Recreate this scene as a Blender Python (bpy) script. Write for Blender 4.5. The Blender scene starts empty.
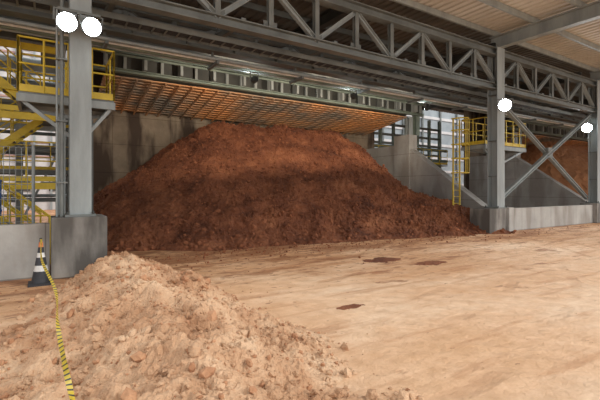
import bpy, bmesh, math, random
from mathutils import Vector, noise, Matrix
random.seed(7)
S=bpy.context.scene
S.view_settings.view_transform='Standard'
C,SN=0.843,0.538
def uv(lat,dep): return (C*lat+SN*dep, -SN*lat+C*dep)

# ---------------------------------------------------------------- materials
def mat_new(name):
    m=bpy.data.materials.new(name); m.use_nodes=True
    nt=m.node_tree; b=nt.nodes['Principled BSDF']
    return m,nt,b
def N(nt,t,**k):
    n=nt.nodes.new(t)
    for a,v in k.items(): setattr(n,a,v)
    return n
def ramp(nt,stops):
    r=N(nt,'ShaderNodeValToRGB'); e=r.color_ramp.elements
    while len(e)>1: e.remove(e[-1])
    e[0].position=stops[0][0]; e[0].color=(*stops[0][1],1)
    for p,c in stops[1:]:
        x=e.new(p); x.color=(*c,1)
    return r
def noisy(name,stops,scale=2.0,detail=8,rough=0.8,bump=0.3,bscale=20,metal=0,stretch=(1,1,1),dist=0.03):
    m,nt,b=mat_new(name)
    g=N(nt,'ShaderNodeNewGeometry'); mp=N(nt,'ShaderNodeMapping'); mp.inputs['Scale'].default_value=stretch
    nt.links.new(g.outputs['Position'],mp.inputs['Vector'])
    n=N(nt,'ShaderNodeTexNoise'); n.inputs['Scale'].default_value=scale; n.inputs['Detail'].default_value=detail; n.inputs['Roughness'].default_value=.62
    nt.links.new(mp.outputs[0],n.inputs['Vector'])
    r=ramp(nt,stops); nt.links.new(n.outputs['Fac'],r.inputs[0]); nt.links.new(r.outputs[0],b.inputs['Base Color'])
    n2=N(nt,'ShaderNodeTexNoise'); n2.inputs['Scale'].default_value=bscale; n2.inputs['Detail'].default_value=6
    nt.links.new(g.outputs['Position'],n2.inputs['Vector'])
    bp=N(nt,'ShaderNodeBump'); bp.inputs['Strength'].default_value=bump; bp.inputs['Distance'].default_value=dist
    nt.links.new(n2.outputs['Fac'],bp.inputs['Height']); nt.links.new(bp.outputs[0],b.inputs['Normal'])
    b.inputs['Roughness'].default_value=rough; b.inputs['Metallic'].default_value=metal
    return m
M={}
M['steel']=noisy('painted_steel_grey',[(.3,(.095,.103,.098)),(.7,(.185,.20,.19))],1.5,6,.5,.05,30)
M['steel_lt']=noisy('painted_steel_light',[(.3,(.20,.222,.222)),(.7,(.33,.365,.365))],1.2,6,.5,.05,30,stretch=(2,2,.4))
M['steel_gr']=noisy('painted_steel_green',[(.3,(.11,.145,.125)),(.7,(.21,.26,.22))],1.5,6,.55,.05,30)
M['steel_dk']=noisy('dark_steel',[(.3,(.03,.032,.03)),(.7,(.065,.068,.062))],1.5,6,.6,.05,30)
M['yellow']=noisy('safety_yellow',[(.3,(.50,.35,.02)),(.7,(.68,.50,.04))],3,4,.5,.05,30)
M['black']=noisy('black_rubber',[(.3,(.015,.016,.02)),(.7,(.04,.042,.05))],5,4,.6,.1,30)
M['white']=noisy('white_reflective',[(.3,(.55,.55,.53)),(.7,(.75,.75,.73))],6,4,.4,.05,30)
M['orange']=noisy('faded_orange',[(.3,(.55,.16,.04)),(.7,(.68,.25,.08))],6,4,.5,.05,30)
M['blue']=noisy('blue_paint',[(.3,(.03,.09,.28)),(.7,(.05,.14,.40))],2,4,.5,.05,30)
M['red']=noisy('faded_red_panel',[(.3,(.36,.20,.17)),(.7,(.46,.29,.25))],1,4,.6,.05,30)
M['bldg']=noisy('pale_cladding',[(.3,(.50,.48,.48)),(.7,(.66,.64,.63))],.6,4,.7,.05,30)
M['clad']=noisy('grey_cladding',[(.3,(.22,.25,.27)),(.7,(.34,.38,.40))],.6,4,.7,.05,30)
M['roof']=noisy('cream_roof_sheet',[(.3,(.47,.44,.39)),(.7,(.62,.59,.53))],.5,4,.6,.03,30)
M['roof_bk']=noisy('shaded_roof_sheet',[(.3,(.12,.115,.10)),(.7,(.21,.195,.17))],.5,4,.6,.03,30)  # rear roof sheet, darkened so its colour carries the shade of the void
M['slat']=noisy('warm_lit_slats',[(.38,(.20,.17,.135)),(.48,(.42,.24,.125)),(.60,(.62,.28,.10))],.32,6,.75,.1,30)  # orange, raised tones paint in warm light bounced up from the pile
M['ore']=noisy('bauxite_red',[(.30,(.090,.027,.011)),(.45,(.165,.052,.021)),(.60,(.255,.090,.038)),(.78,(.40,.165,.075))],1.0,15,.95,1.0,18,dist=.08)
M['ore_b']=noisy('bauxite_clod',[(.28,(.13,.042,.017)),(.75,(.38,.14,.062))],3,10,.95,.9,16,dist=.05)
M['ore_lt']=noisy('bauxite_orange',[(.28,(.32,.125,.05)),(.75,(.50,.23,.10))],1.7,12,.95,.8,14,dist=.06)
M['dirt']=noisy('pale_clay_dirt',[(.28,(.30,.145,.07)),(.42,(.47,.265,.145)),(.56,(.60,.38,.23)),(.74,(.74,.53,.35))],1.5,15,.95,1.0,30,dist=.04)
M['dirt_r']=noisy('red_clay_clod',[(.25,(.30,.13,.06)),(.75,(.56,.31,.17))],4,10,.95,.8,24,dist=.03)

def concrete(name,a,bc,stain,amt=.75,lo=.47,hi=.60):
    m,nt,b=mat_new(name)
    g=N(nt,'ShaderNodeNewGeometry')
    n=N(nt,'ShaderNodeTexNoise'); n.inputs['Scale'].default_value=.9; n.inputs['Detail'].default_value=10; n.inputs['Roughness'].default_value=.65
    nt.links.new(g.outputs['Position'],n.inputs['Vector'])
    r=ramp(nt,[(.3,a),(.7,bc)]); nt.links.new(n.outputs['Fac'],r.inputs[0])
    mp=N(nt,'ShaderNodeMapping'); mp.inputs['Scale'].default_value=(1.3,1.3,.3)
    nt.links.new(g.outputs['Position'],mp.inputs['Vector'])
    n2=N(nt,'ShaderNodeTexNoise'); n2.inputs['Scale'].default_value=1; n2.inputs['Detail'].default_value=10
    nt.links.new(mp.outputs[0],n2.inputs['Vector'])
    r2=ramp(nt,[(lo,(0,0,0)),(hi,(1,1,1))]); nt.links.new(n2.outputs['Fac'],r2.inputs[0])
    mx=N(nt,'ShaderNodeMixRGB'); mx.inputs['Color2'].default_value=(*stain,1)
    ml=N(nt,'ShaderNodeMath',operation='MULTIPLY'); ml.inputs[1].default_value=amt
    nt.links.new(r2.outputs[0],ml.inputs[0]); nt.links.new(ml.outputs[0],mx.inputs['Fac']); nt.links.new(r.outputs[0],mx.inputs['Color1'])
    w=N(nt,'ShaderNodeSeparateXYZ'); nt.links.new(g.outputs['Position'],w.inputs[0])
    last=mx.outputs[0]
    for ax,per,wd in (('Z',1.2,.02),('X',2.4,.01)):
        f=N(nt,'ShaderNodeMath',operation='FRACT'); d=N(nt,'ShaderNodeMath',operation='DIVIDE'); d.inputs[1].default_value=per
        nt.links.new(w.outputs[ax],d.inputs[0]); nt.links.new(d.outputs[0],f.inputs[0])
        lt=N(nt,'ShaderNodeMath',operation='LESS_THAN'); lt.inputs[1].default_value=wd; nt.links.new(f.outputs[0],lt.inputs[0])
        mx2=N(nt,'ShaderNodeMixRGB'); mx2.blend_type='MULTIPLY'; mx2.inputs['Color2'].default_value=(.6,.57,.54,1)
        nt.links.new(lt.outputs[0],mx2.inputs['Fac']); nt.links.new(last,mx2.inputs['Color1']); last=mx2.outputs[0]
    nt.links.new(last,b.inputs['Base Color'])
    n3=N(nt,'ShaderNodeTexNoise'); n3.inputs['Scale'].default_value=12; n3.inputs['Detail'].default_value=8
    nt.links.new(g.outputs['Position'],n3.inputs['Vector'])
    bp=N(nt,'ShaderNodeBump'); bp.inputs['Strength'].default_value=.3; bp.inputs['Distance'].default_value=.02
    nt.links.new(n3.outputs['Fac'],bp.inputs['Height']); nt.links.new(bp.outputs[0],b.inputs['Normal'])
    b.inputs['Roughness'].default_value=.85
    return m
M['conc']=concrete('concrete_pale',(.32,.31,.29),(.46,.45,.42),(.22,.19,.16),.6)
M['conc_dk']=concrete('concrete_plinth',(.17,.16,.145),(.36,.34,.31),(.075,.068,.06),.9,.45,.56)
M['conc_wall']=concrete('concrete_dusty_wall',(.14,.108,.075),(.30,.24,.17),(.045,.027,.017),.92,.45,.56)

def floor_mat():
    m,nt,b=mat_new('dusty_clay_floor')
    g=N(nt,'ShaderNodeNewGeometry'); L=nt.links.new
    def nz(sc,det=8,st=(1,1,1),rt=.6,rot=0):
        mp=N(nt,'ShaderNodeMapping'); mp.inputs['Scale'].default_value=st; mp.inputs['Rotation'].default_value=(0,0,rot); L(g.outputs['Position'],mp.inputs['Vector'])
        n=N(nt,'ShaderNodeTexNoise'); n.inputs['Scale'].default_value=sc; n.inputs['Detail'].default_value=det; n.inputs['Roughness'].default_value=rt
        L(mp.outputs[0],n.inputs['Vector']); return n.outputs['Fac']
    def mth(op,a,bv,c=None):
        n=N(nt,'ShaderNodeMath',operation=op)
        for i,x in enumerate([a,bv,c]):
            if x is None: continue
            if isinstance(x,(int,float)): n.inputs[i].default_value=x
            else: L(x,n.inputs[i])
        return n.outputs[0]
    def rmp(x,a,c):
        r=ramp(nt,[(a,(0,0,0)),(c,(1,1,1))]); L(x,r.inputs[0]); return r.outputs[0]
    def mix(c1,c2,f,bt='MIX'):
        n=N(nt,'ShaderNodeMixRGB'); n.blend_type=bt
        L(c1,n.inputs['Color1'])
        if isinstance(c2,tuple): n.inputs['Color2'].default_value=(*c2,1)
        else: L(c2,n.inputs['Color2'])
        if isinstance(f,(int,float)): n.inputs['Fac'].default_value=f
        else: L(f,n.inputs['Fac'])
        return n.outputs[0]
    base=ramp(nt,[(.28,(.68,.40,.21)),(.46,(.79,.51,.31)),(.62,(.87,.63,.43)),(.8,(.92,.74,.56))]); L(nz(.5,12,(.6,1.2,1)),base.inputs[0])
    fine=ramp(nt,[(.35,(.80,.73,.66)),(.6,(1,1,1))]); L(nz(4,12,(1,1,1),.7),fine.inputs[0])
    col=mix(base.outputs[0],fine.outputs[0],.8,'MULTIPLY')
    sp=N(nt,'ShaderNodeSeparateXYZ'); L(g.outputs['Position'],sp.inputs[0])
    def near(y0,y1,a,c):
        n=N(nt,'ShaderNodeMapRange'); n.inputs['From Min'].default_value=y0; n.inputs['From Max'].default_value=y1; n.inputs['To Min'].default_value=a; n.inputs['To Max'].default_value=c
        L(sp.outputs['Y'],n.inputs['Value']); return n.outputs[0]
    s=mth('ADD',nz(.45,10,(.5,1.3,1),.6),near(3.0,10.0,-.09,.15))
    col=mix(col,(.58,.29,.125),mth('MULTIPLY',rmp(s,.46,.66),.6))
    s4=mth('ADD',nz(1.5,9,(.28,2.4,1),.6,.35),near(3,10,-.04,.08))
    col=mix(col,(.46,.21,.09),mth('MULTIPLY',rmp(s4,.53,.64),.55))
    # broad damp patches, then small crisp ones
    s2=mth('ADD',nz(.8,11,(.6,1.5,1),.64),near(3.0,9.5,-.06,.12))
    col=mix(col,(.33,.135,.055),mth('MULTIPLY',rmp(s2,.585,.64),.75))
    s3=mth('ADD',nz(4.5,8,(.9,1.6,1),.6),near(3.5,9.5,-.06,.09))
    col=mix(col,(.26,.10,.04),mth('MULTIPLY',rmp(s3,.605,.65),.7))
    # tyre tracks sweeping across the yard (thin curved bands)
    wt=N(nt,'ShaderNodeTexWave'); wt.wave_type='RINGS'; wt.rings_direction='Z'; wt.inputs['Scale'].default_value=.35; wt.inputs['Distortion'].default_value=1.2; wt.inputs['Detail'].default_value=2
    mpt=N(nt,'ShaderNodeMapping'); mpt.inputs['Location'].default_value=(-2,-16,0); L(g.outputs['Position'],mpt.inputs['Vector']); L(mpt.outputs[0],wt.inputs['Vector'])
    tr=mth('MULTIPLY',rmp(wt.outputs['Fac'],.86,.97),rmp(nz(.7,4),.48,.6))
    col=mix(col,(.50,.27,.14),mth('MULTIPLY',tr,.45))
    L(col,b.inputs['Base Color'])
    wv=N(nt,'ShaderNodeTexWave'); wv.inputs['Scale'].default_value=1.1; wv.inputs['Distortion'].default_value=5.0; wv.inputs['Detail'].default_value=4; wv.bands_direction='DIAGONAL'
    L(g.outputs['Position'],wv.inputs['Vector'])
    h=mth('ADD',mth('MULTIPLY',nz(1.6,12,(1,1,1),.68),1.1),mth('MULTIPLY',nz(11,10,(1,1,1),.7),.5))
    h=mth('ADD',h,mth('MULTIPLY',wv.outputs['Fac'],.2))
    h=mth('SUBTRACT',h,mth('MULTIPLY',tr,.2))
    bp=N(nt,'ShaderNodeBump'); bp.inputs['Strength'].default_value=.85; bp.inputs['Distance'].default_value=.09
    L(h,bp.inputs['Height']); L(bp.outputs[0],b.inputs['Normal'])
    b.inputs['Roughness'].default_value=.7
    return m
M['floor']=floor_mat()
def emis(name,col,st):
    m,nt,b=mat_new(name); b.inputs['Base Color'].default_value=(1,1,1,1)
    b.inputs['Emission Color'].default_value=(*col,1); b.inputs['Emission Strength'].default_value=st; return m
M['lamp']=emis('lamp_lens',(.9,.97,1),80)

# ---------------------------------------------------------------- builder
class B:
    def __init__(s,name): s.name=name; s.v=[]; s.f=[]; s.mi=[]; s.mats=[]; s.sm=[]
    def m(s,k):
        if k not in s.mats: s.mats.append(k)
        return s.mats.index(k)
    def add(s,vs,fs,k,smooth=False):
        o=len(s.v); i=s.m(k); s.v+= [tuple(x) for x in vs]
        for f in fs: s.f.append(tuple(o+j for j in f)); s.mi.append(i); s.sm.append(smooth)
    def box(s,a,b,k):
        x0,y0,z0=a;x1,y1,z1=b
        vs=[(x0,y0,z0),(x1,y0,z0),(x1,y1,z0),(x0,y1,z0),(x0,y0,z1),(x1,y0,z1),(x1,y1,z1),(x0,y1,z1)]
        s.add(vs,[(0,3,2,1),(4,5,6,7),(0,1,5,4),(1,2,6,5),(2,3,7,6),(3,0,4,7)],k)
    def beam(s,p,q,w,h,k,up=(0,0,1),ox=0,oy=0):
        p=Vector(p);q=Vector(q);d=(q-p).normalized();u=Vector(up)
        if abs(d.dot(u))>.98: u=Vector((0,1,0))
        r=d.cross(u).normalized(); u=r.cross(d).normalized()
        vs=[]
        for e in (p,q):
            for a,b in ((-1,-1),(1,-1),(1,1),(-1,1)):
                vs.append(e+r*(ox+a*w/2)+u*(oy+b*h/2))
        s.add(vs,[(0,1,2,3),(7,6,5,4),(0,4,5,1),(1,5,6,2),(2,6,7,3),(3,7,4,0)],k)
    def ibeam(s,p,q,w,h,k,tf=.03,tw=.02,up=(0,0,1)):
        s.beam(p,q,w,tf,k,up,0,h/2-tf/2); s.beam(p,q,w,tf,k,up,0,-h/2+tf/2); s.beam(p,q,tw,h-2*tf,k,up)
    def tube(s,p,q,r,k,n=8,r2=None):
        p=Vector(p);q=Vector(q);d=(q-p).normalized();u=Vector((0,0,1))
        if abs(d.dot(u))>.98: u=Vector((0,1,0))
        a=d.cross(u).normalized(); b=a.cross(d); r2=r if r2 is None else r2
        vs=[p+(a*math.cos(t)+b*math.sin(t))*r for t in [2*math.pi*i/n for i in range(n)]]
        vs+=[q+(a*math.cos(t)+b*math.sin(t))*r2 for t in [2*math.pi*i/n for i in range(n)]]
        s.add(vs,[(i,(i+1)%n,n+(i+1)%n,n+i) for i in range(n)],k,True)
        s.add(vs[:n],[tuple(range(n))[::-1]],k); s.add(vs[n:],[tuple(range(n))],k)
    def rail(s,pts,k='yellow',h=1.1,sp=.9,r=.022):
        for a,b in zip(pts[:-1],pts[1:]):
            a=Vector(a);b=Vector(b);n=max(1,round((b-a).length/sp))
            for i in range(n+1):
                c=a.lerp(b,i/n); s.tube(c,c+Vector((0,0,h)),r,k,6)
            for z in (h,h*.52): s.tube(a+Vector((0,0,z)),b+Vector((0,0,z)),r,k,6)
            s.beam(a+Vector((0,0,.08)),b+Vector((0,0,.08)),.012,.14,k)
    def stair(s,p,q,w,side,k='yellow'):
        p=Vector(p);q=Vector(q);sd=Vector(side).normalized()
        n=max(3,round(abs(q.z-p.z)/.19))
        for e in (-.5,.5):
            s.beam(p+sd*w*e,q+sd*w*e,.03,.2,k)
            a=p+sd*w*e;b=q+sd*w*e
            for i in range(4):
                c=a.lerp(b,i/3); s.tube(c,c+Vector((0,0,1.0)),.02,k,6)
            for z in (1.0,.55): s.tube(a+Vector((0,0,z)),b+Vector((0,0,z)),.02,k,6)
        for i in range(n):
            c=p.lerp(q,(i+.5)/n)
            s.beam(c-sd*w/2,c+sd*w/2,.24,.03,'steel')
    def rock(s,c,r,k):
        rot=Matrix.Rotation(random.random()*6.28,3,Vector((random.random(),random.random(),random.random()+.1)).normalized())
        sc=Vector((r*random.uniform(.8,1.3),r*random.uniform(.7,1.1),r*random.uniform(.55,.9)))
        vs=[]
        for v in ICO[0]:
            w=Vector(v)*random.uniform(.74,1.18); w=Vector((w.x*sc.x,w.y*sc.y,w.z*sc.z)); vs.append(rot@w+Vector(c))
        s.add(vs,ICO[1],k)
    def done(s,parent=None):
        me=bpy.data.meshes.new(s.name)
        xs=[v[0] for v in s.v];ys=[v[1] for v in s.v];zs=[v[2] for v in s.v]
        c=((min(xs)+max(xs))/2,(min(ys)+max(ys))/2,min(zs))
        me.from_pydata([(v[0]-c[0],v[1]-c[1],v[2]-c[2]) for v in s.v],[],s.f)
        for k in s.mats: me.materials.append(M[k])
        me.polygons.foreach_set('material_index',s.mi); me.polygons.foreach_set('use_smooth',s.sm); me.update()
        o=bpy.data.objects.new(s.name,me); o.location=c; S.collection.objects.link(o)
        if parent: o.parent=parent; o.matrix_parent_inverse=parent.matrix_world.inverted()
        return o
def ico(sub):
    bm=bmesh.new(); bmesh.ops.create_icosphere(bm,subdivisions=sub,radius=1)
    r=([tuple(v.co) for v in bm.verts],[tuple(v.index for v in f.verts) for f in bm.faces]); bm.free(); return r
ICO=ico(1)
def seg(px,py,ax,ay,bx,by):
    t=((px-ax)*(bx-ax)+(py-ay)*(by-ay))/((bx-ax)**2+(by-ay)**2); t=max(0,min(1,t))
    return math.hypot(px-ax-t*(bx-ax),py-ay-t*(by-ay)),t
def fbm(x,y,z,o): return noise.fractal(Vector((x,y,z)),1.0,2.0,o)

def heightfield(b,fn,x0,x1,y0,y1,st,k,cut=0.0,smooth=False,jit=.3):
    nx=int((x1-x0)/st)+1; ny=int((y1-y0)/st)+1
    H=[[fn(x0+i*st,y0+j*st) for i in range(nx)] for j in range(ny)]
    idx={}; vs=[]; fs=[]
    def gi(i,j):
        if (i,j) not in idx:
            idx[(i,j)]=len(vs); vs.append((x0+(i+random.uniform(-jit,jit))*st,y0+(j+random.uniform(-jit,jit))*st,max(H[j][i],-.03)))
        return idx[(i,j)]
    for j in range(ny-1):
        for i in range(nx-1):
            if max(H[j][i],H[j][i+1],H[j+1][i],H[j+1][i+1])>cut:
                fs.append((gi(i,j),gi(i+1,j),gi(i+1,j+1),gi(i,j+1)))
    b.add(vs,fs,k,smooth)

# ---------------------------------------------------------------- ground
b=B('floor'); b.box((-45,-30,-.3),(75,70,0),'floor'); b.done()

# ---------------------------------------------------------------- ore pile
def ore(x,y):
    d,t=seg(x,y,6.5,17.3,12.6,16.7)
    wob=fbm(x*.35,y*.35,3,3)*.5
    top=4.9+.12*math.sin(t*3)
    ang=math.atan2(y-17,x-9.6)
    R=6.75+wob
    if y<13 and x>12: R+=1.1*min(1,(x-12)/3)*min(1,(13-y)/3)
    if x>12.6 and y>12.5: R-=1.3*min(1,(x-12.6)/2)*min(1,(y-12.5)/2)
    q=d/R
    if q>=1.15: return -.2
    z=top*(1-q) if q<.80 else top*.20*max(0,((1.15-q)/.35))**1.9
    if d<.6: z=min(z,top-.32+.12*fbm(x,y,0,2))
    gul=noise.noise(Vector((ang*9,d*.25,1)))*.15*min(1,d/3)
    return z+ (fbm(x*1.2,y*1.2,5,6)*.17+abs(fbm(x*3,y*3,9,4))*.15+gul)*min(1,max(z,0)*1.5+.15)-.08
b=B('bauxite_ore_pile'); heightfield(b,ore,-1,16.4,7,18.45,.05,'ore',.0)
for i in range(12000):
    x=random.uniform(-.5,16.2);y=random.uniform(7.6,17.5);z=ore(x,y)
    if z<.0: continue
    r=random.choice([.025,.03,.035,.04,.05,.065]) if z>1.0 else random.choice([.025,.03,.04,.05,.07,.1 if random.random()<.5 else .03])
    b.rock((x,y,z+.2*r),r,random.choice(['ore','ore','ore_b']))
b.done()
b=B('scattered_ore_clods')
for i in range(1300):
    x=random.uniform(2,22);y=10.4-abs(random.gauss(0,1.0))
    if y<4.5 or (x>14.0 and y>8.7): continue
    if ore(x,y)>0.02 or (x<1.6 and y>8.5) : continue
    r=random.choice([.008,.01,.012,.015,.02,.025,.035]); b.rock((x,y,r*.4),r,'ore_b')
b.done()
def cowpat(cx,cy,rx,ry,hh=.03):
    b=B('flattened_ore_patch')
    def f(x,y):
        q=math.hypot((x-cx)/rx,(y-cy)/ry)+.45*fbm(x*2.6,y*3.4,2,5)
        return hh*(1-q)+.012*noise.noise(Vector((x*12,y*12,0))) if q<1 else -.01
    heightfield(b,f,cx-rx*1.8,cx+rx*1.8,cy-ry*1.8,cy+ry*1.8,.03,'ore',.0)
    if b.f: b.done()
for (px,py,r) in [(350,307,.17),(428,263,.32),(383,260,.36)]:
    a=(px-300)/400; d=1.67*400/(py-190); x,y=uv(a*d,d); cowpat(x,y,r*1.35,r*.85)

def ore2(x,y):
    d,t=seg(x,y,33,16.5,42,16.5); return 5.9-.72*d+fbm(x,y,2,4)*.12
b=B('bauxite_ore_pile'); heightfield(b,ore2,27.35,50,9.8,18.4,.2,'ore_lt'); b.done()

# ---------------------------------------------------------------- foreground mound
crest=[(-3.45,7.75,.44,.9),(-2.95,6.9,.52,1.15),(-2.15,5.4,.56,1.45),(-1.4,4.1,.52,1.55),(-.85,3.0,.43,1.6),(-.5,1.9,.33,1.4)]
CU=[(*uv(l,d),h,w) for l,d,h,w in crest]
def mound(x,y):
    best=-1
    wn=1+.28*fbm(x*.9,y*.9,1,4)
    for a,c in zip(CU[:-1],CU[1:]):
        d,t=seg(x,y,a[0],a[1],c[0],c[1]); h=a[2]+(c[2]-a[2])*t; w=(a[3]+(c[3]-a[3])*t)*wn
        q=d/w
        z=h*(1-q) if q<.75 else h*.25*max(0,(1.25-q)/.5)**1.6-.02
        if q>1.25: z=-.05
        best=max(best,z)
    if best<=-.025: return -.05
    return best+(fbm(x*1.8,y*1.8,4,6)*.13+abs(fbm(x*4.5,y*4.5,8,5))*.09)*min(1,max(best,0)*5+.12)-.02
b=B('clay_dirt_mound'); heightfield(b,mound,-2.5,4.8,.3,9.15,.021,'dirt')
n=0
while n<12000:
    x=random.uniform(-2.5,4.8);y=random.uniform(.3,9.0);z=mound(x,y); n+=1
    if z<-.02: continue
    r=random.choice([.006,.008,.01,.012,.012,.015,.02,.02,.025,.03,.04 if random.random()<.6 else .015,.065 if random.random()<.3 else .015])
    b.rock((x,y,z+.3*r),r,'dirt_r' if random.random()<.28 else 'dirt')
b.done()
b=B('dirt_crumbs')
for i in range(1300):
    t=random.random()*4.99; j=int(t); a,c=CU[j],CU[j+1]; f=t-j
    ang=random.random()*6.28; rr=1.0+abs(random.gauss(0,.5))
    x=a[0]+(c[0]-a[0])*f+math.cos(ang)*rr; y=a[1]+(c[1]-a[1])*f+math.sin(ang)*rr
    if y>8.2 or mound(x,y)>-.03: continue
    r=random.choice([.005,.006,.008,.01,.015,.02]); b.rock((x,y,r*.5),r,'dirt_r' if random.random()<.4 else 'dirt')
b.done()

# ---------------------------------------------------------------- walls
FV=9.2
b=B('wall_back'); b.box((1.5,18.5,0),(17.3,18.9,7.8),'conc_wall'); b.box((26.8,18.5,0),(52,18.9,7.8),'conc_wall'); b.done()
def wing(u,t=.5,zt=4.15):
    b=B('concrete_wing_wall')
    pr=[(9.9,0),(9.9,.85),(10.7,.95),(15.3,zt),(18.45,zt),(18.45,0)]
    vs=[(u,y,z) for y,z in pr]+[(u+t,y,z) for y,z in pr]; n=len(pr)
    b.add(vs,[tuple(range(n)),tuple(range(n,2*n))[::-1]]+[(i,n+i,n+(i+1)%n,(i+1)%n) for i in range(n)],'conc')
    b.box((u-.06,14.9,0),(u+t+.06,16.0,zt+.5),'conc'); return b.done()
wing(16.5); wing(26.8)
b=B('wall_left'); b.box((-16,9.1,0),(.08,9.4,1.02),'conc'); b.done()
b=B('wall_right'); b.box((15.95,9.1,0),(50,9.35,.92),'conc'); b.done()
def bevel(o,w=.02):
    m=o.modifiers.new('bevel','BEVEL'); m.width=w; m.segments=2
b=B('column_plinth'); b.box((.1,8.75,0),(1.05,9.6,1.15),'conc_dk'); bevel(b.done())
b=B('column_plinth'); b.box((14.2,8.9,0),(15.9,9.75,.95),'conc_dk'); b.box((15.35,8.8,0),(15.7,9.8,.98),'conc'); bevel(b.done())
b=B('column_plinth'); b.box((23.4,8.9,0),(24.5,9.7,1.0),'conc_dk'); bevel(b.done())

# ---------------------------------------------------------------- columns
def column(u,z0,name='steel_column',w=.42,zt=7.25,v=FV):
    b=B(name)
    b.box((u-w/2,v-.21,z0),(u+w/2,v-.18,zt),'steel_lt'); b.box((u-w/2,v+.18,z0),(u+w/2,v+.21,zt),'steel_lt')
    b.box((u-.012,v-.18,z0),(u+.012,v+.18,zt),'steel_lt')
    b.box((u-w/2-.08,v-.3,z0),(u+w/2+.08,v+.3,z0+.04),'steel')
    for z in (2.2,3.6,5.4,7.0): b.box((u-w/2+.01,v-.18,z),(u+w/2-.01,v+.18,z+.02),'steel')
    for sx in (-1,1):
        for sy in (-.26,.26): b.tube((u+sx*(w/2+.03),v+sy,z0+.04),(u+sx*(w/2+.03),v+sy,z0+.1),.02,'steel_dk',6)
    return b.done()
column(.6,1.15,w=.38); column(15.1,.95,w=.5); column(23.9,1.0,w=.5)
b=B('conduit_pipe'); b.tube((.28,9.08,1.15),(.28,9.08,5.6),.035,'steel',8); b.tube((.2,9.12,1.15),(.2,9.12,5.2),.02,'steel_lt',8)
for z in (1.8,3,4.2): b.box((.18,9.02,z),(.38,9.16,z+.03),'steel')
b.done()

b=B('cross_bracing')
b.ibeam((15.4,9.3,1.25),(23.6,9.3,5.5),.16,.16,'steel_lt'); b.ibeam((15.4,9.45,5.5),(23.6,9.45,1.25),.16,.16,'steel_lt')
b.box((19.3,9.25,3.15),(19.7,9.5,3.6),'steel'); b.done()

# ---------------------------------------------------------------- front truss
def truss(name,v,z0,z1,u0,u1,step,k='steel'):
    b=B(name)
    b.ibeam((u0,v,z0),(u1,v,z0),.26,.24,k); b.ibeam((u0,v,z1),(u1,v,z1),.3,.28,k)
    n=int((u1-u0)/step)
    for i in range(n+1):
        x=u0+i*step
        b.ibeam((x,v,z0+.1),(x,v,z1-.1),.14,.14,k,.015,.015,up=(0,1,0))
        if i<n:
            if i%2==0: b.ibeam((x,v,z0+.1),(x+step,v,z1-.1),.13,.13,'steel_lt',.015,.015)
            else: b.ibeam((x,v,z1-.1),(x+step,v,z0+.1),.13,.13,'steel_lt',.015,.015)
        b.box((x-.2,v-.012,z0+.1),(x+.2,v+.012,z0+.3),k)
    return b.done()
truss('roof_truss',FV,5.75,7.1,-13.9,15.1,1.45)
truss('roof_truss',FV,5.75,7.1,15.1,44.1,1.45)
truss('roof_truss',13.0,6.2,7.2,-13.9,44,1.45)
b=B('service_girder')
V2=11.4
b.ibeam((-14,V2,6.0),(44,V2,6.0),.35,.5,'steel',.035,.02)
for i in range(40): x=-14+i*1.45; b.box((x,V2-.16,5.79),(x+.02,V2+.16,6.21),'steel')
for i in range(20):
    x=-13.2+i*2.9; b.beam((x,V2,5.75),(x,V2,5.35),.07,.07,'steel'); b.beam((x,V2-.45,5.35),(x,V2+.35,5.35),.08,.08,'steel')
    b.beam((x,FV,5.9),(x,V2,6.1),.12,.16,'steel')
b.done()
b=B('service_pipes')
for dy,r,z,k in ((-.35,.055,5.46,'steel_lt'),(-.15,.035,5.44,'white'),(.05,.05,5.45,'steel_gr'),(.22,.03,5.43,'steel_lt')):
    b.tube((-14,V2+dy,z),(44,V2+dy,z),r,k,8)
b.done()
b=B('cable_tray')
b.box((-14,9.9,5.55),(44,9.92,5.68),'steel'); b.box((-14,10.35,5.55),(44,10.37,5.68),'steel')
for i in range(190): b.box((-14+i*.3,9.92,5.56),(-13.96+i*.3,10.35,5.575),'steel')
for i in range(4): b.tube((-14,10.0+i*.09,5.6),(44,10.0+i*.09,5.6),.022,'black',6)
b.done()
V3=14.8
ZF,ZB=5.62,5.0
def zs(y): return ZF+(ZB-ZF)*(y-V3)/(18.45-V3)
for (ua,ub) in ((1.7,16.4),(27,50)):
    b=B('conveyor_girder')
    b.ibeam((ua-1.2,V3,5.74),(ub+1,V3,5.74),.22,.13,'steel_gr'); b.ibeam((ua-1.2,V3,6.42),(ub+1,V3,6.42),.3,.2,'steel_gr')
    n=int((ub+1-ua)/.62)
    for i in range(n+1):
        x=ua+i*.62; b.ibeam((x,V3,5.8),(x,V3,6.34),.1,.1,'steel_lt',.015,.015,up=(0,1,0))
        if i%2==0: b.box((x-.05,V3-.32,5.8),(x+.05,V3-.15,6.2),'steel_lt')
    b.box((ua,V3+.12,5.7),(ub+1,V3+.14,6.4),'steel_dk')
    b.box((ua,V3-.34,6.15),(ub+1,V3-.30,6.22),'steel_gr')
    b.done()
    b=B('slatted_soffit')
    n=int((18.4-V3)/.26)
    for i in range(n):
        y=V3+.2+i*.26; b.beam((ua,y+.09,zs(y)),(ub,y+.09,zs(y)),.18,.05,'slat')
    for i in range(int((ub-ua)/.5)+1): x=ua+.04+i*.5; b.beam((x,V3+.15,zs(V3+.15)-.05),(x,18.45,zs(18.45)-.05),.05,.05,'slat')
    b.add([(ua,V3+.16,ZF+.08),(ub,V3+.16,ZF+.08),(ub,18.45,ZB+.1),(ua,18.45,ZB+.1)],[(0,1,2,3)],'steel_dk')
    b.done()
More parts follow.
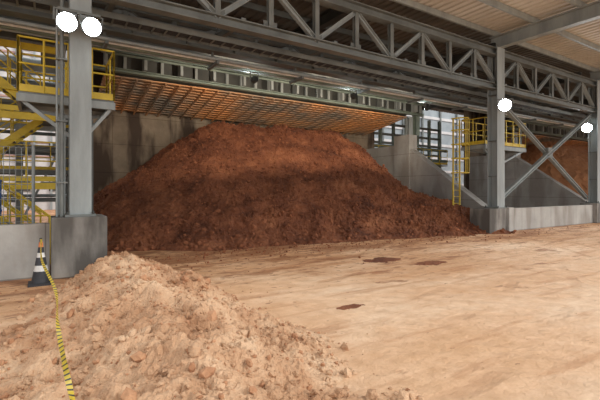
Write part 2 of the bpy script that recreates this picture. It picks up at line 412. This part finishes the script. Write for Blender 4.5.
for u in (16.75,27.05):
    b=B('gallery_column')
    b.ibeam((u-.1,15.1,4.65),(u-.1,15.1,5.6),.28,.28,'steel_lt',up=(0,1,0)); b.ibeam((u+.45,15.1,4.65),(u+.45,15.1,7.6),.28,.28,'steel_gr',up=(0,1,0))
    b.done()
b=B('gallery_column'); b.ibeam((1.2,14.8,0),(1.2,14.8,7.6),.28,.28,'steel',up=(0,1,0)); b.done()

b=B('roof_beams')
for v,z in ((14.8,7.3),(17,7.4)): b.ibeam((-14,v,z),(50,v,z),.25,.35,'steel_dk')
for i in range(9):
    u=-13.9+i*7.25; b.ibeam((u,FV,7.3),(u,20,7.5),.25,.4,'steel_dk')
    b.beam((u,FV+.2,5.9),(u,13,7.3),.12,.12,'steel')
    b.beam((u,11.6,6.1),(u,14.8,7.2),.12,.12,'steel')
b.done()

# ---------------------------------------------------------------- roof
b=B('ceiling')
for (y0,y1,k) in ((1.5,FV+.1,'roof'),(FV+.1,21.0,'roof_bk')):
    z0=7.95
    prof=[]; x=-16
    while x<52: prof+= [(x,0),(x+.14,0),(x+.18,.05),(x+.28,.05)]; x+=.32
    vs=[];fs=[]
    for px,pz in prof: vs+=[(px,y0,z0+pz),(px,y1,z0+pz)]
    for i in range(len(prof)-1): fs.append((2*i,2*i+1,2*i+3,2*i+2))
    b.add(vs,fs,k)
b.box((-16,1.5,8.1),(52,21,8.15),'roof')
b.done()
b=B('roof_purlins')
v=1.7
while v<20.5:
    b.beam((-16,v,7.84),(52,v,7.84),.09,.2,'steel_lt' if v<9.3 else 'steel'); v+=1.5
b.done()
for u in (.6,15.1,23.9,-13.9,38.4):
    b=B('roof_rafter'); b.ibeam((u,1.6,7.5),(u,FV+.2,7.5),.28,.5,'steel_lt',.035,.02); b.done()

# ---------------------------------------------------------------- platforms
def platform(u0,u1,v0,v1,z,uc,name='access_platform'):
    b=B(name)
    b.box((u0,v0,z-.05),(u1,v1,z),'steel'); 
    for y in (v0,v1): b.beam((u0,y,z-.12),(u1,y,z-.12),.06,.16,'steel_lt')
    for x in (u0,u1): b.beam((x,v0,z-.12),(x,v1,z-.12),.06,.16,'steel_lt')
    b.rail([(u0,v0,z),(u1,v0,z),(u1,v1,z),(u0,v1,z),(u0,v0,z)],sp=.5)
    for x in (u0+.05,u1-.05):
        b.beam((x,v0+.1,z-.15),(uc,FV+.3,z-1.0),.07,.07,'steel_lt')
        b.beam((x,v1-.1,z-.15),(uc,FV+.3,z-.5),.07,.07,'steel')
    return b
platform(-.45,1.3,9.75,11.0,3.65,.6).done()
b=platform(15.45,18.6,9.9,11.0,3.6,15.5)
lx,ly=15.3,10.95
for dx in (-.22,.22): b.beam((lx-.35+dx,ly-.05,.95),(lx-.35+dx,ly-.05,4.7),.04,.06,'yellow')
for i in range(13): b.tube((lx-.57,ly-.05,1.1+i*.28),(lx-.13,ly-.05,1.1+i*.28),.014,'yellow',6)
for z in (2.4,3.0,3.6,4.2,4.7):
    p=[(lx-.35+.35*math.cos(t),ly-.05-.35*math.sin(t)*1.6,z) for t in [math.pi*i/8 for i in range(9)]]
    for a,c in zip(p[:-1],p[1:]): b.beam(a,c,.02,.05,'yellow')
for t in (.6,1.2,1.9,2.5): b.beam((lx-.35+.35*math.cos(t),ly-.05-.56*math.sin(t),2.4),(lx-.35+.35*math.cos(t),ly-.05-.56*math.sin(t),4.7),.03,.02,'yellow')
b.done()

b=B('stair_tower')
for x in (-2.9,.4):
    for y in (13.2,15.4): b.ibeam((x,y,0),(x,y,7.7),.2,.2,'steel_lt',up=(0,1,0))
fl=[0,1.9,3.8,5.7,7.6]
for i,(a,c) in enumerate(zip(fl[:-1],fl[1:])):
    y=13.7 if i%2==0 else 14.9
    if i%2==0: b.stair((-.1,y,a),(-2.3,y,c),.9,(0,1,0))
    else: b.stair((-2.3,y,a),(-.1,y,c),.9,(0,1,0))
    for X0,X1 in ((-2.9,-2.3),(-.1,.4)):
        b.box((X0,13.2,c-.05),(X1,15.4,c),'steel'); 
    for y in (13.2,15.4): b.beam((-2.9,y,c-.12),(.4,y,c-.12),.08,.18,'yellow'if y<14 else'steel_lt'); 
    if i in (0,1): b.rail([(-2.9,13.2,c),(.4,13.2,c),(.4,15.4,c)])
b.done()
b=B('stair_tower')
b.stair((.1,12.0,0),(-1.6,12.0,1.5),.8,(0,1,0)); b.box((-3.2,11.6,1.45),(-1.6,12.4,1.5),'steel'); b.rail([(-3.2,11.6,1.5),(-1.6,11.6,1.5)])
for x in (-3.1,-1.7): b.tube((x,12.3,0),(x,12.3,1.45),.05,'steel_lt',8); b.tube((x,11.65,0),(x,11.65,1.45),.05,'steel_lt',8)
b.done()
b=B('guard_railing'); b.rail([(-6,10.6,0),(.1,10.6,0)]); b.done()
b=B('mesh_fence')
for i in range(3): b.tube((-2.2+i*1.0,10.0,0),(-2.2+i*1.0,10.0,2.6),.03,'steel_lt',8)
for i in range(21): b.tube((-2.2+i*.1,10.0,.1),(-2.2+i*.1,10.0,2.55),.006,'steel_lt',4)
for i in range(17): b.tube((-2.2,10.0,.1+i*.153),(-.2,10.0,.1+i*.153),.006,'steel_lt',4)
b.done()
b=B('blue_drum'); b.tube((-1.0,10.95,0),(-1.0,10.95,1.9),.2,'blue',20)
for z in (.02,.6,1.2,1.85): b.tube((-1.0,10.95,z),(-1.0,10.95,z+.04),.212,'blue',20)
b.done()
b=B('industrial_building')
b.box((-26,40,0),(2.5,46,16),'bldg')
for i in range(13): b.box((-26,39.9,.8+i*1.2),(2.5,40,.95+i*1.2),'red')
for i in range(24): b.box((-26+i*1.2,39.7,0),(-25.85+i*1.2,39.95,16),'steel_lt')
for i in range(5):
    for j in range(12): b.box((-25+j*2.3,39.88,1.6+i*2.9),(-24+j*2.3,39.99,2.8+i*2.9),'steel_dk')
b.done()
b=B('pipe_rack')
for x in (-9,-7,-5,-3,-1,1,3):
    for y in (22,24): b.ibeam((x,y,0),(x,y,8.5),.2,.2,'steel',up=(0,1,0))
    for z in (2.5,4.5,6.5): b.beam((x,22,z),(x,24,z),.2,.2,'steel')
for z in (1.2,2.5,3.5,4.5,5.5,6.5,7.5):
    for y in (22,24): b.beam((-9,y,z),(3,y,z),.12,.16,'steel')
    for j in range(4): b.tube((-9,22.3+j*.45,z+.2),(3,22.3+j*.45,z+.2),.07,'steel_lt',8)
b.rail([(-9,21.9,4.6),(3,21.9,4.6)]); b.rail([(-9,21.9,2.6),(3,21.9,2.6)])
for x in (-7,-3,-1): b.beam((x,22,0),(x+2,22,4.5),.1,.1,'steel_lt')
b.done()
b=B('industrial_building'); b.box((14,30,0),(62,36,14),'clad')
for i in range(9): b.box((14,29.9,.6+i*1.5),(62,30,.9+i*1.5),'bldg')
for i in range(16): b.box((14+i*3,29.8,0),(14.2+i*3,30,14),'steel')
b.done()
b=B('pipe_rack')
for x in (18.5,19.7,21,22.3,23.5,24.8,26):
    b.ibeam((x,20.5,0),(x,20.5,7),.18,.18,'steel_gr',up=(0,1,0))
for z in (1.4,2.2,3.0,3.6,4.3,5.0,5.6,6.3): b.beam((18.5,20.5,z),(26,20.5,z),.12,.16,'steel')
for z in (2.5,3.9,4.7): b.tube((18,20.2,z),(26.5,20.2,z),.12,'steel_gr',8)
b.box((18.4,20.7,0),(26.2,20.75,2.9),'steel_gr')
b.rail([(18.2,20.0,3.6),(26.3,20.0,3.6)]); b.box((18.2,19.95,3.5),(26.3,20.45,3.56),'steel')
b.done()

# ---------------------------------------------------------------- flood lamps
def flood(p,tgt,name='floodlight',power=60,col=(.85,.94,1),size=1.0,spot=2.2):
    b=B(name); p=Vector(p); d=(Vector(tgt)-p).normalized(); s=Vector((0,0,1)).cross(d).normalized()
    # die-cast housing with cooling fins, rounded LED lens and yoke
    b.tube(p-d*.13,p-d*.05,.10*size,'steel_dk',16,.16*size); b.tube(p-d*.05,p,.16*size,'steel_dk',16)
    b.tube(p,p+d*.02,.145*size,'lamp',20,.13*size)
    for k in range(-2,3): b.beam(p+s*.05*k*size-d*.18,p+s*.05*k*size-d*.08,.012,.2*size,'steel_dk')
    b.beam(p-s*.18*size-d*.05,p-s*.18*size-d*.05+Vector((0,0,.22)),.03,.02,'steel'); b.beam(p+s*.18*size-d*.05,p+s*.18*size-d*.05+Vector((0,0,.22)),.03,.02,'steel')
    b.beam(p-s*.19*size-d*.05+Vector((0,0,.22)),p+s*.19*size-d*.05+Vector((0,0,.22)),.03,.03,'steel')
    o=b.done()
    l=bpy.data.lights.new('flood_lamp','SPOT'); l.energy=power*4; l.shadow_soft_size=.1; l.spot_size=spot; l.spot_blend=.6; l.color=col
    lo=bpy.data.objects.new('flood_lamp',l); lo.location=p+d*.08; lo.rotation_euler=d.to_track_quat('-Z','Y').to_euler(); S.collection.objects.link(lo)
    lo.parent=o; lo.matrix_parent_inverse=Matrix.Translation(-Vector(o.location))
def at(px,py,d):
    a=(px-300)/400; x,y=uv(a*d,d); return (x,y,1.67+(190-py)/400*d)
p1=at(67,22,7.5);p2=at(92,27,7.75)
flood(p1,(1.2,0,2.5),size=1.15); flood(p2,(2.5,1,2.5),size=1.15)
flood(at(505,105,15.2),(6,3,2),size=1.5); flood(at(587,128,20.6),(9,1,2),size=1.5)
for u in (5.5,9.5,13.5):  # added warm floods, tucked among the pipes to brighten soffit and pile
    flood((u,11.3,5.1),(u+.5,18.3,4.7),power=100,col=(1,.83,.64),size=.7,spot=2.0)
b=B('lamp_bracket'); 
b.beam((p1[0]-.15,p1[1]+.05,p1[2]+.25),(p2[0]+.15,p2[1]+.05,p2[2]+.25),.05,.05,'steel'); b.beam((.55,p1[1],p1[2]+.22),(.55,9.0,p1[2]+.22),.05,.05,'steel'); b.done()

# ---------------------------------------------------------------- cone + tape
cx,cy=uv(-4.6,7.1)
b=B('traffic_cone')
b.box((cx-.19,cy-.19,0),(cx+.19,cy+.19,.04),'black')
prof=[(0.04,.145,'black'),(.24,.112,'white'),(.34,.092,'black'),(.48,.068,'white'),(.56,.052,'black'),(.66,.04,'orange'),(.75,.028,None)]
for (za,ra,k),(zb,rb,_) in zip(prof[:-1],prof[1:]): b.tube((cx,cy,za),(cx,cy,zb),ra,k,20,rb)
b.tube((cx,cy,.75),(cx,cy,.82),.02,'black',10)
b.done()
b=B('barrier_tape')
pts=[]
key=[(-4.58,7.08,.80),(-4.0,6.2,.58),(-3.06,5.0,.42),(-2.3,3.8,.38),(-1.5,2.6,.40),(-1.0,1.9,.38)]
for i in range(len(key)-1):
    p0=key[max(0,i-1)];p1=key[i];p2=key[i+1];p3=key[min(len(key)-1,i+2)]
    for j in range(14):
        t=j/14; pts.append([.5*((2*p1[k])+(-p0[k]+p2[k])*t+(2*p0[k]-5*p1[k]+4*p2[k]-p3[k])*t*t+(-p0[k]+3*p1[k]-3*p2[k]+p3[k])*t**3) for k in range(3)])
W=[]
for i,(l,d,z) in enumerate(pts):
    x,y=uv(l,d); z=max(z,mound(x,y)+.04); tw=.9*math.sin(i*.22)+.3
    W.append((Vector((x,y,z)),tw))
for i in range(len(W)-1):
    (a,ta),(c,tc)=W[i],W[i+1]; sd=(c-a).cross(Vector((0,0,1))).normalized(); up=Vector((0,0,1)); h=.018
    fa=(sd*math.cos(ta)+up*math.sin(ta))*h; fc=(sd*math.cos(tc)+up*math.sin(tc))*h
    m=a.lerp(c,.7); fm=fa.lerp(fc,.7)
    b.add([a-fa,m-fm,m+fm,a+fa],[(0,1,2,3)],'yellow'); b.add([m-fm,c-fc,c+fc,m+fm],[(0,1,2,3)],'black')
b.done()

# ---------------------------------------------------------------- world & lights
w=bpy.data.worlds.new('overcast_sky'); S.world=w; w.use_nodes=True
bg=w.node_tree.nodes['Background']; bg.inputs['Color'].default_value=(.97,.985,1,1); bg.inputs['Strength'].default_value=1.6
sun=bpy.data.lights.new('sun','SUN'); sun.energy=1.6; sun.angle=.35; sun.color=(1,.96,.9)
so=bpy.data.objects.new('sun',sun); S.collection.objects.link(so)
so.rotation_euler=Vector((-.55,.62,-.52)).to_track_quat('-Z','Y').to_euler()

cam=bpy.data.cameras.new('camera'); co=bpy.data.objects.new('camera',cam); S.collection.objects.link(co)
cam.lens=24; cam.sensor_width=36; cam.shift_y=-10/600; cam.clip_start=.05
co.location=(0,0,1.67); co.rotation_euler=(math.pi/2,0,-math.atan2(SN,C)); S.camera=co
